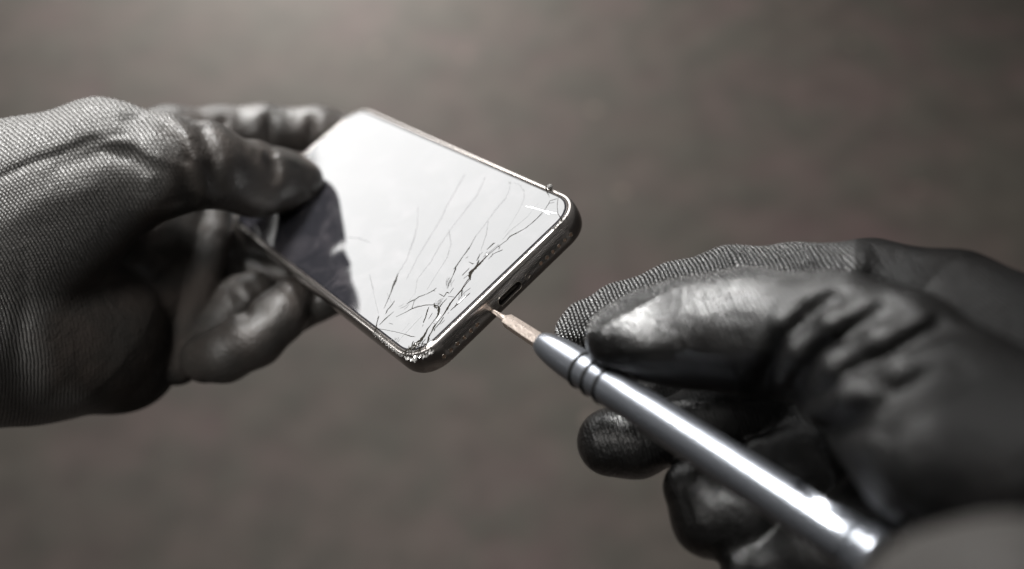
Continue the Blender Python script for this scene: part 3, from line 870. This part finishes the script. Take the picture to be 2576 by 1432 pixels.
sh = shards('glass_splinters', [
    (VA, 420, along([(165, 865), (300, 985), (420, 1090), (560, 1195)], 11), 0.17, 0.3, 0.9),
    (VA, 34, along([(560, 1195), (660, 1235), (760, 1250)], 12), 0.50, 0.12, 0.22),
    (VA, 40, along([(720, 1210), (860, 1200), (1000, 1120)], 14), 0.50, 0.12, 0.22),
    (VA, 60, along([(640, 1140), (740, 1050), (800, 1000)], 22), 0.30, 0.2, 0.6),
    (VA, 20, along([(450, 980), (510, 945)], 16), 0.10, 0.1, 0.6),
    (VC, 70, along([(1270, 800), (1190, 870), (1100, 960), (1030, 1010)], 13), 0.18, 0.12, 0.5),
    (VC, 30, along([(770, 1310), (700, 1390)], 9), 0.12, 0.1, 0.5),
    (VC, 14, along([(1130, 380), (1140, 400)], 9), 0.20, 0.4, 0.8),
    (VC, 14, along([(900, 300), (940, 320)], 9), 0.20, 0.4, 0.8)], M_chip)
tag(sh, kind='stuff')
# crumb of glass stuck on the frame
bm = bmesh.new(); bmesh.ops.create_icosphere(bm, subdivisions=2, radius=0.00085)
for v in bm.verts: v.co *= random.uniform(0.8, 1.15)
me = bpy.data.meshes.new('glass_crumb'); bm.to_mesh(me); bm.free(); me.materials.append(M_chip)
o = bpy.data.objects.new('glass_crumb', me); COL.objects.link(o); o.parent = phone
gx, gy = to_glass(VC[0] + 1030 * VC[2], VC[1] + 252 * VC[2]); o.location = (0.0346, gy * .001, 0.0004)

# ------------------------------------------------------------------ screwdriver
drv = bpy.data.objects.new('precision_screwdriver', None); COL.objects.link(drv)
zq = Vector(AX).to_track_quat('Z', 'Y').to_matrix().to_4x4()
drv.matrix_world = CAM @ Matrix.Translation(Vector(TIP) * 0.001) @ zq
tag(drv, 'silver precision screwdriver with three black rings, its bit in the phone edge', 'screwdriver')
def t_at(fx):
    k = (fx - 1288) / FPX
    return (k * -TIP[2] - TIP[0]) / (AX[0] + k * AX[2])
T0, T1, T2, T3 = t_at(1360), t_at(1468), t_at(1498), t_at(1528)
T4, T5 = t_at(1576), t_at(2150)
print('driver stations', T0, T1, T2, T3, T4, T5)
hp = [(T0 - .3, 2.0), (T0, 2.4)] + [(T0 + (T1 - 1.5 - T0) * u, 2.4 + 2.5 * math.sqrt(1 - (1 - u) ** 2)) for u in (.03, .08, .15, .25, .38, .52, .68, .84, 1.0)]
for t in (T1, T2, T3): hp += [(t - 0.66, 4.9), (t - 0.60, 4.5), (t + 0.60, 4.5), (t + 0.66, 4.9)]
hp += [(T3 + 3, 4.95), (T4 - 1, 4.95), (T4 + 1.2, 4.78), (T4 + 20, 4.85), (T5 - 14, 5.0), (T5 - 8, 5.15), (T5 - 1, 5.3), (T5, 4.9)]
hp = [(t, r * 0.97) for t, r in hp]
handle = lathe('handle', hp, M_alu, drv, 72)
handle.data.set_sharp_from_angle(angle=math.radians(32))
for t in (T1, T2, T3):
    vs = []; fs = []; a_, b_ = 56, 12
    for i in range(a_):
        A_ = 2 * math.pi * i / a_
        for j in range(b_):
            B_ = 2 * math.pi * j / b_; r = 4.62 + 0.58 * math.cos(B_)
            vs.append((r * math.cos(A_) * .001, r * math.sin(A_) * .001, (t + 0.60 * math.sin(B_)) * .001))
    for i in range(a_):
        for j in range(b_):
            fs.append((i * b_ + j, ((i + 1) % a_) * b_ + j, ((i + 1) % a_) * b_ + (j + 1) % b_, i * b_ + (j + 1) % b_))
    recalc(mesh_obj('grip_ring', vs, fs, M_ring, drv))
# oval recess near the rear end
_w = np.array([0.50, 0.66, 0.50]); _w -= AX * (_w @ AX); _w /= np.linalg.norm(_w)
bm = bmesh.new(); bmesh.ops.create_uvsphere(bm, u_segments=32, v_segments=20, radius=1.0)
_b = np.array(drv.matrix_world.inverted().to_3x3() @ CAM.to_3x3() @ Vector(_w)); _tc = (t_at(1992) + t_at(2088)) / 2
_mm = Matrix.Translation((_b[0] * .0048, _b[1] * .0048, _tc * .001)) @ Matrix.Diagonal((.0034, .0034, .0062, 1))
bmesh.ops.transform(bm, matrix=_mm, verts=bm.verts)
cme = bpy.data.meshes.new('cutter'); bm.to_mesh(cme); bm.free()
cut = bpy.data.objects.new('cutter', cme); COL.objects.link(cut); cut.parent = drv
md = handle.modifiers.new('recess', 'BOOLEAN'); md.object = cut; md.operation = 'DIFFERENCE'; md.solver = 'EXACT'
bpy.context.view_layer.update()
nm = bpy.data.meshes.new_from_object(handle.evaluated_get(bpy.context.evaluated_depsgraph_get()))
handle.modifiers.clear(); handle.data = nm; bpy.data.objects.remove(cut)
handle.data.set_sharp_from_angle(angle=math.radians(32))
cap = lathe('swivel_cap', [(T5, 4.4), (T5 + .8, 4.4), (T5 + 1.0, 5.6), (T5 + 1.5, 5.9), (T5 + 2.6, 5.9), (T5 + 2.9, 5.5), (T5 + 3.2, 5.5), (T5 + 3.5, 5.9), (T5 + 5.0, 6.0), (T5 + 5.8, 5.4), (T5 + 6.0, 4.2)], M_alu, drv, 64)
# hex bit with a fluted tip
vs = []; fs = []
def ngon_ring(r, t, n, rot=0.0, flute=0.0):
    base = len(vs); m = 30
    for i in range(m):
        a = 2 * math.pi * i / m + rot
        k = math.pi / n; q = (a - rot) % (2 * k) - k
        rr = r * math.cos(k) / math.cos(q) if flute == 0 else r * (1 - flute * (0.5 - 0.5 * math.cos(5 * a)))
        vs.append((rr * math.cos(a) * .001, rr * math.sin(a) * .001, t * .001))
    return base
rings = [ngon_ring(0.42, 0, 5, 0, 0.25), ngon_ring(0.52, 0.3, 5, 0, 0.3), ngon_ring(0.66, 3.5, 5, 0, 0.34), ngon_ring(0.82, 5.4, 5, 0, 0.2), ngon_ring(0.95, 6.4, 5, 0, 0.01), ngon_ring(1.0, 8.2, 5, 0, 0.01),
         ngon_ring(1.7, 8.3, 6), ngon_ring(2.05, 8.8, 6), ngon_ring(2.15, 14, 6), ngon_ring(2.2, T0 + .6, 6)]
for a_, b_ in zip(rings[:-1], rings[1:]):
    for i in range(30): fs.append((a_ + i, a_ + (i + 1) % 30, b_ + (i + 1) % 30, b_ + i))
fs.append(tuple(range(30))[::-1]); fs.append(tuple(rings[-1] + i for i in range(30)))
bit = recalc(mesh_obj('bit', vs, fs, M_bit, drv, smooth=True)); bit.data.set_sharp_from_angle(angle=math.radians(25))
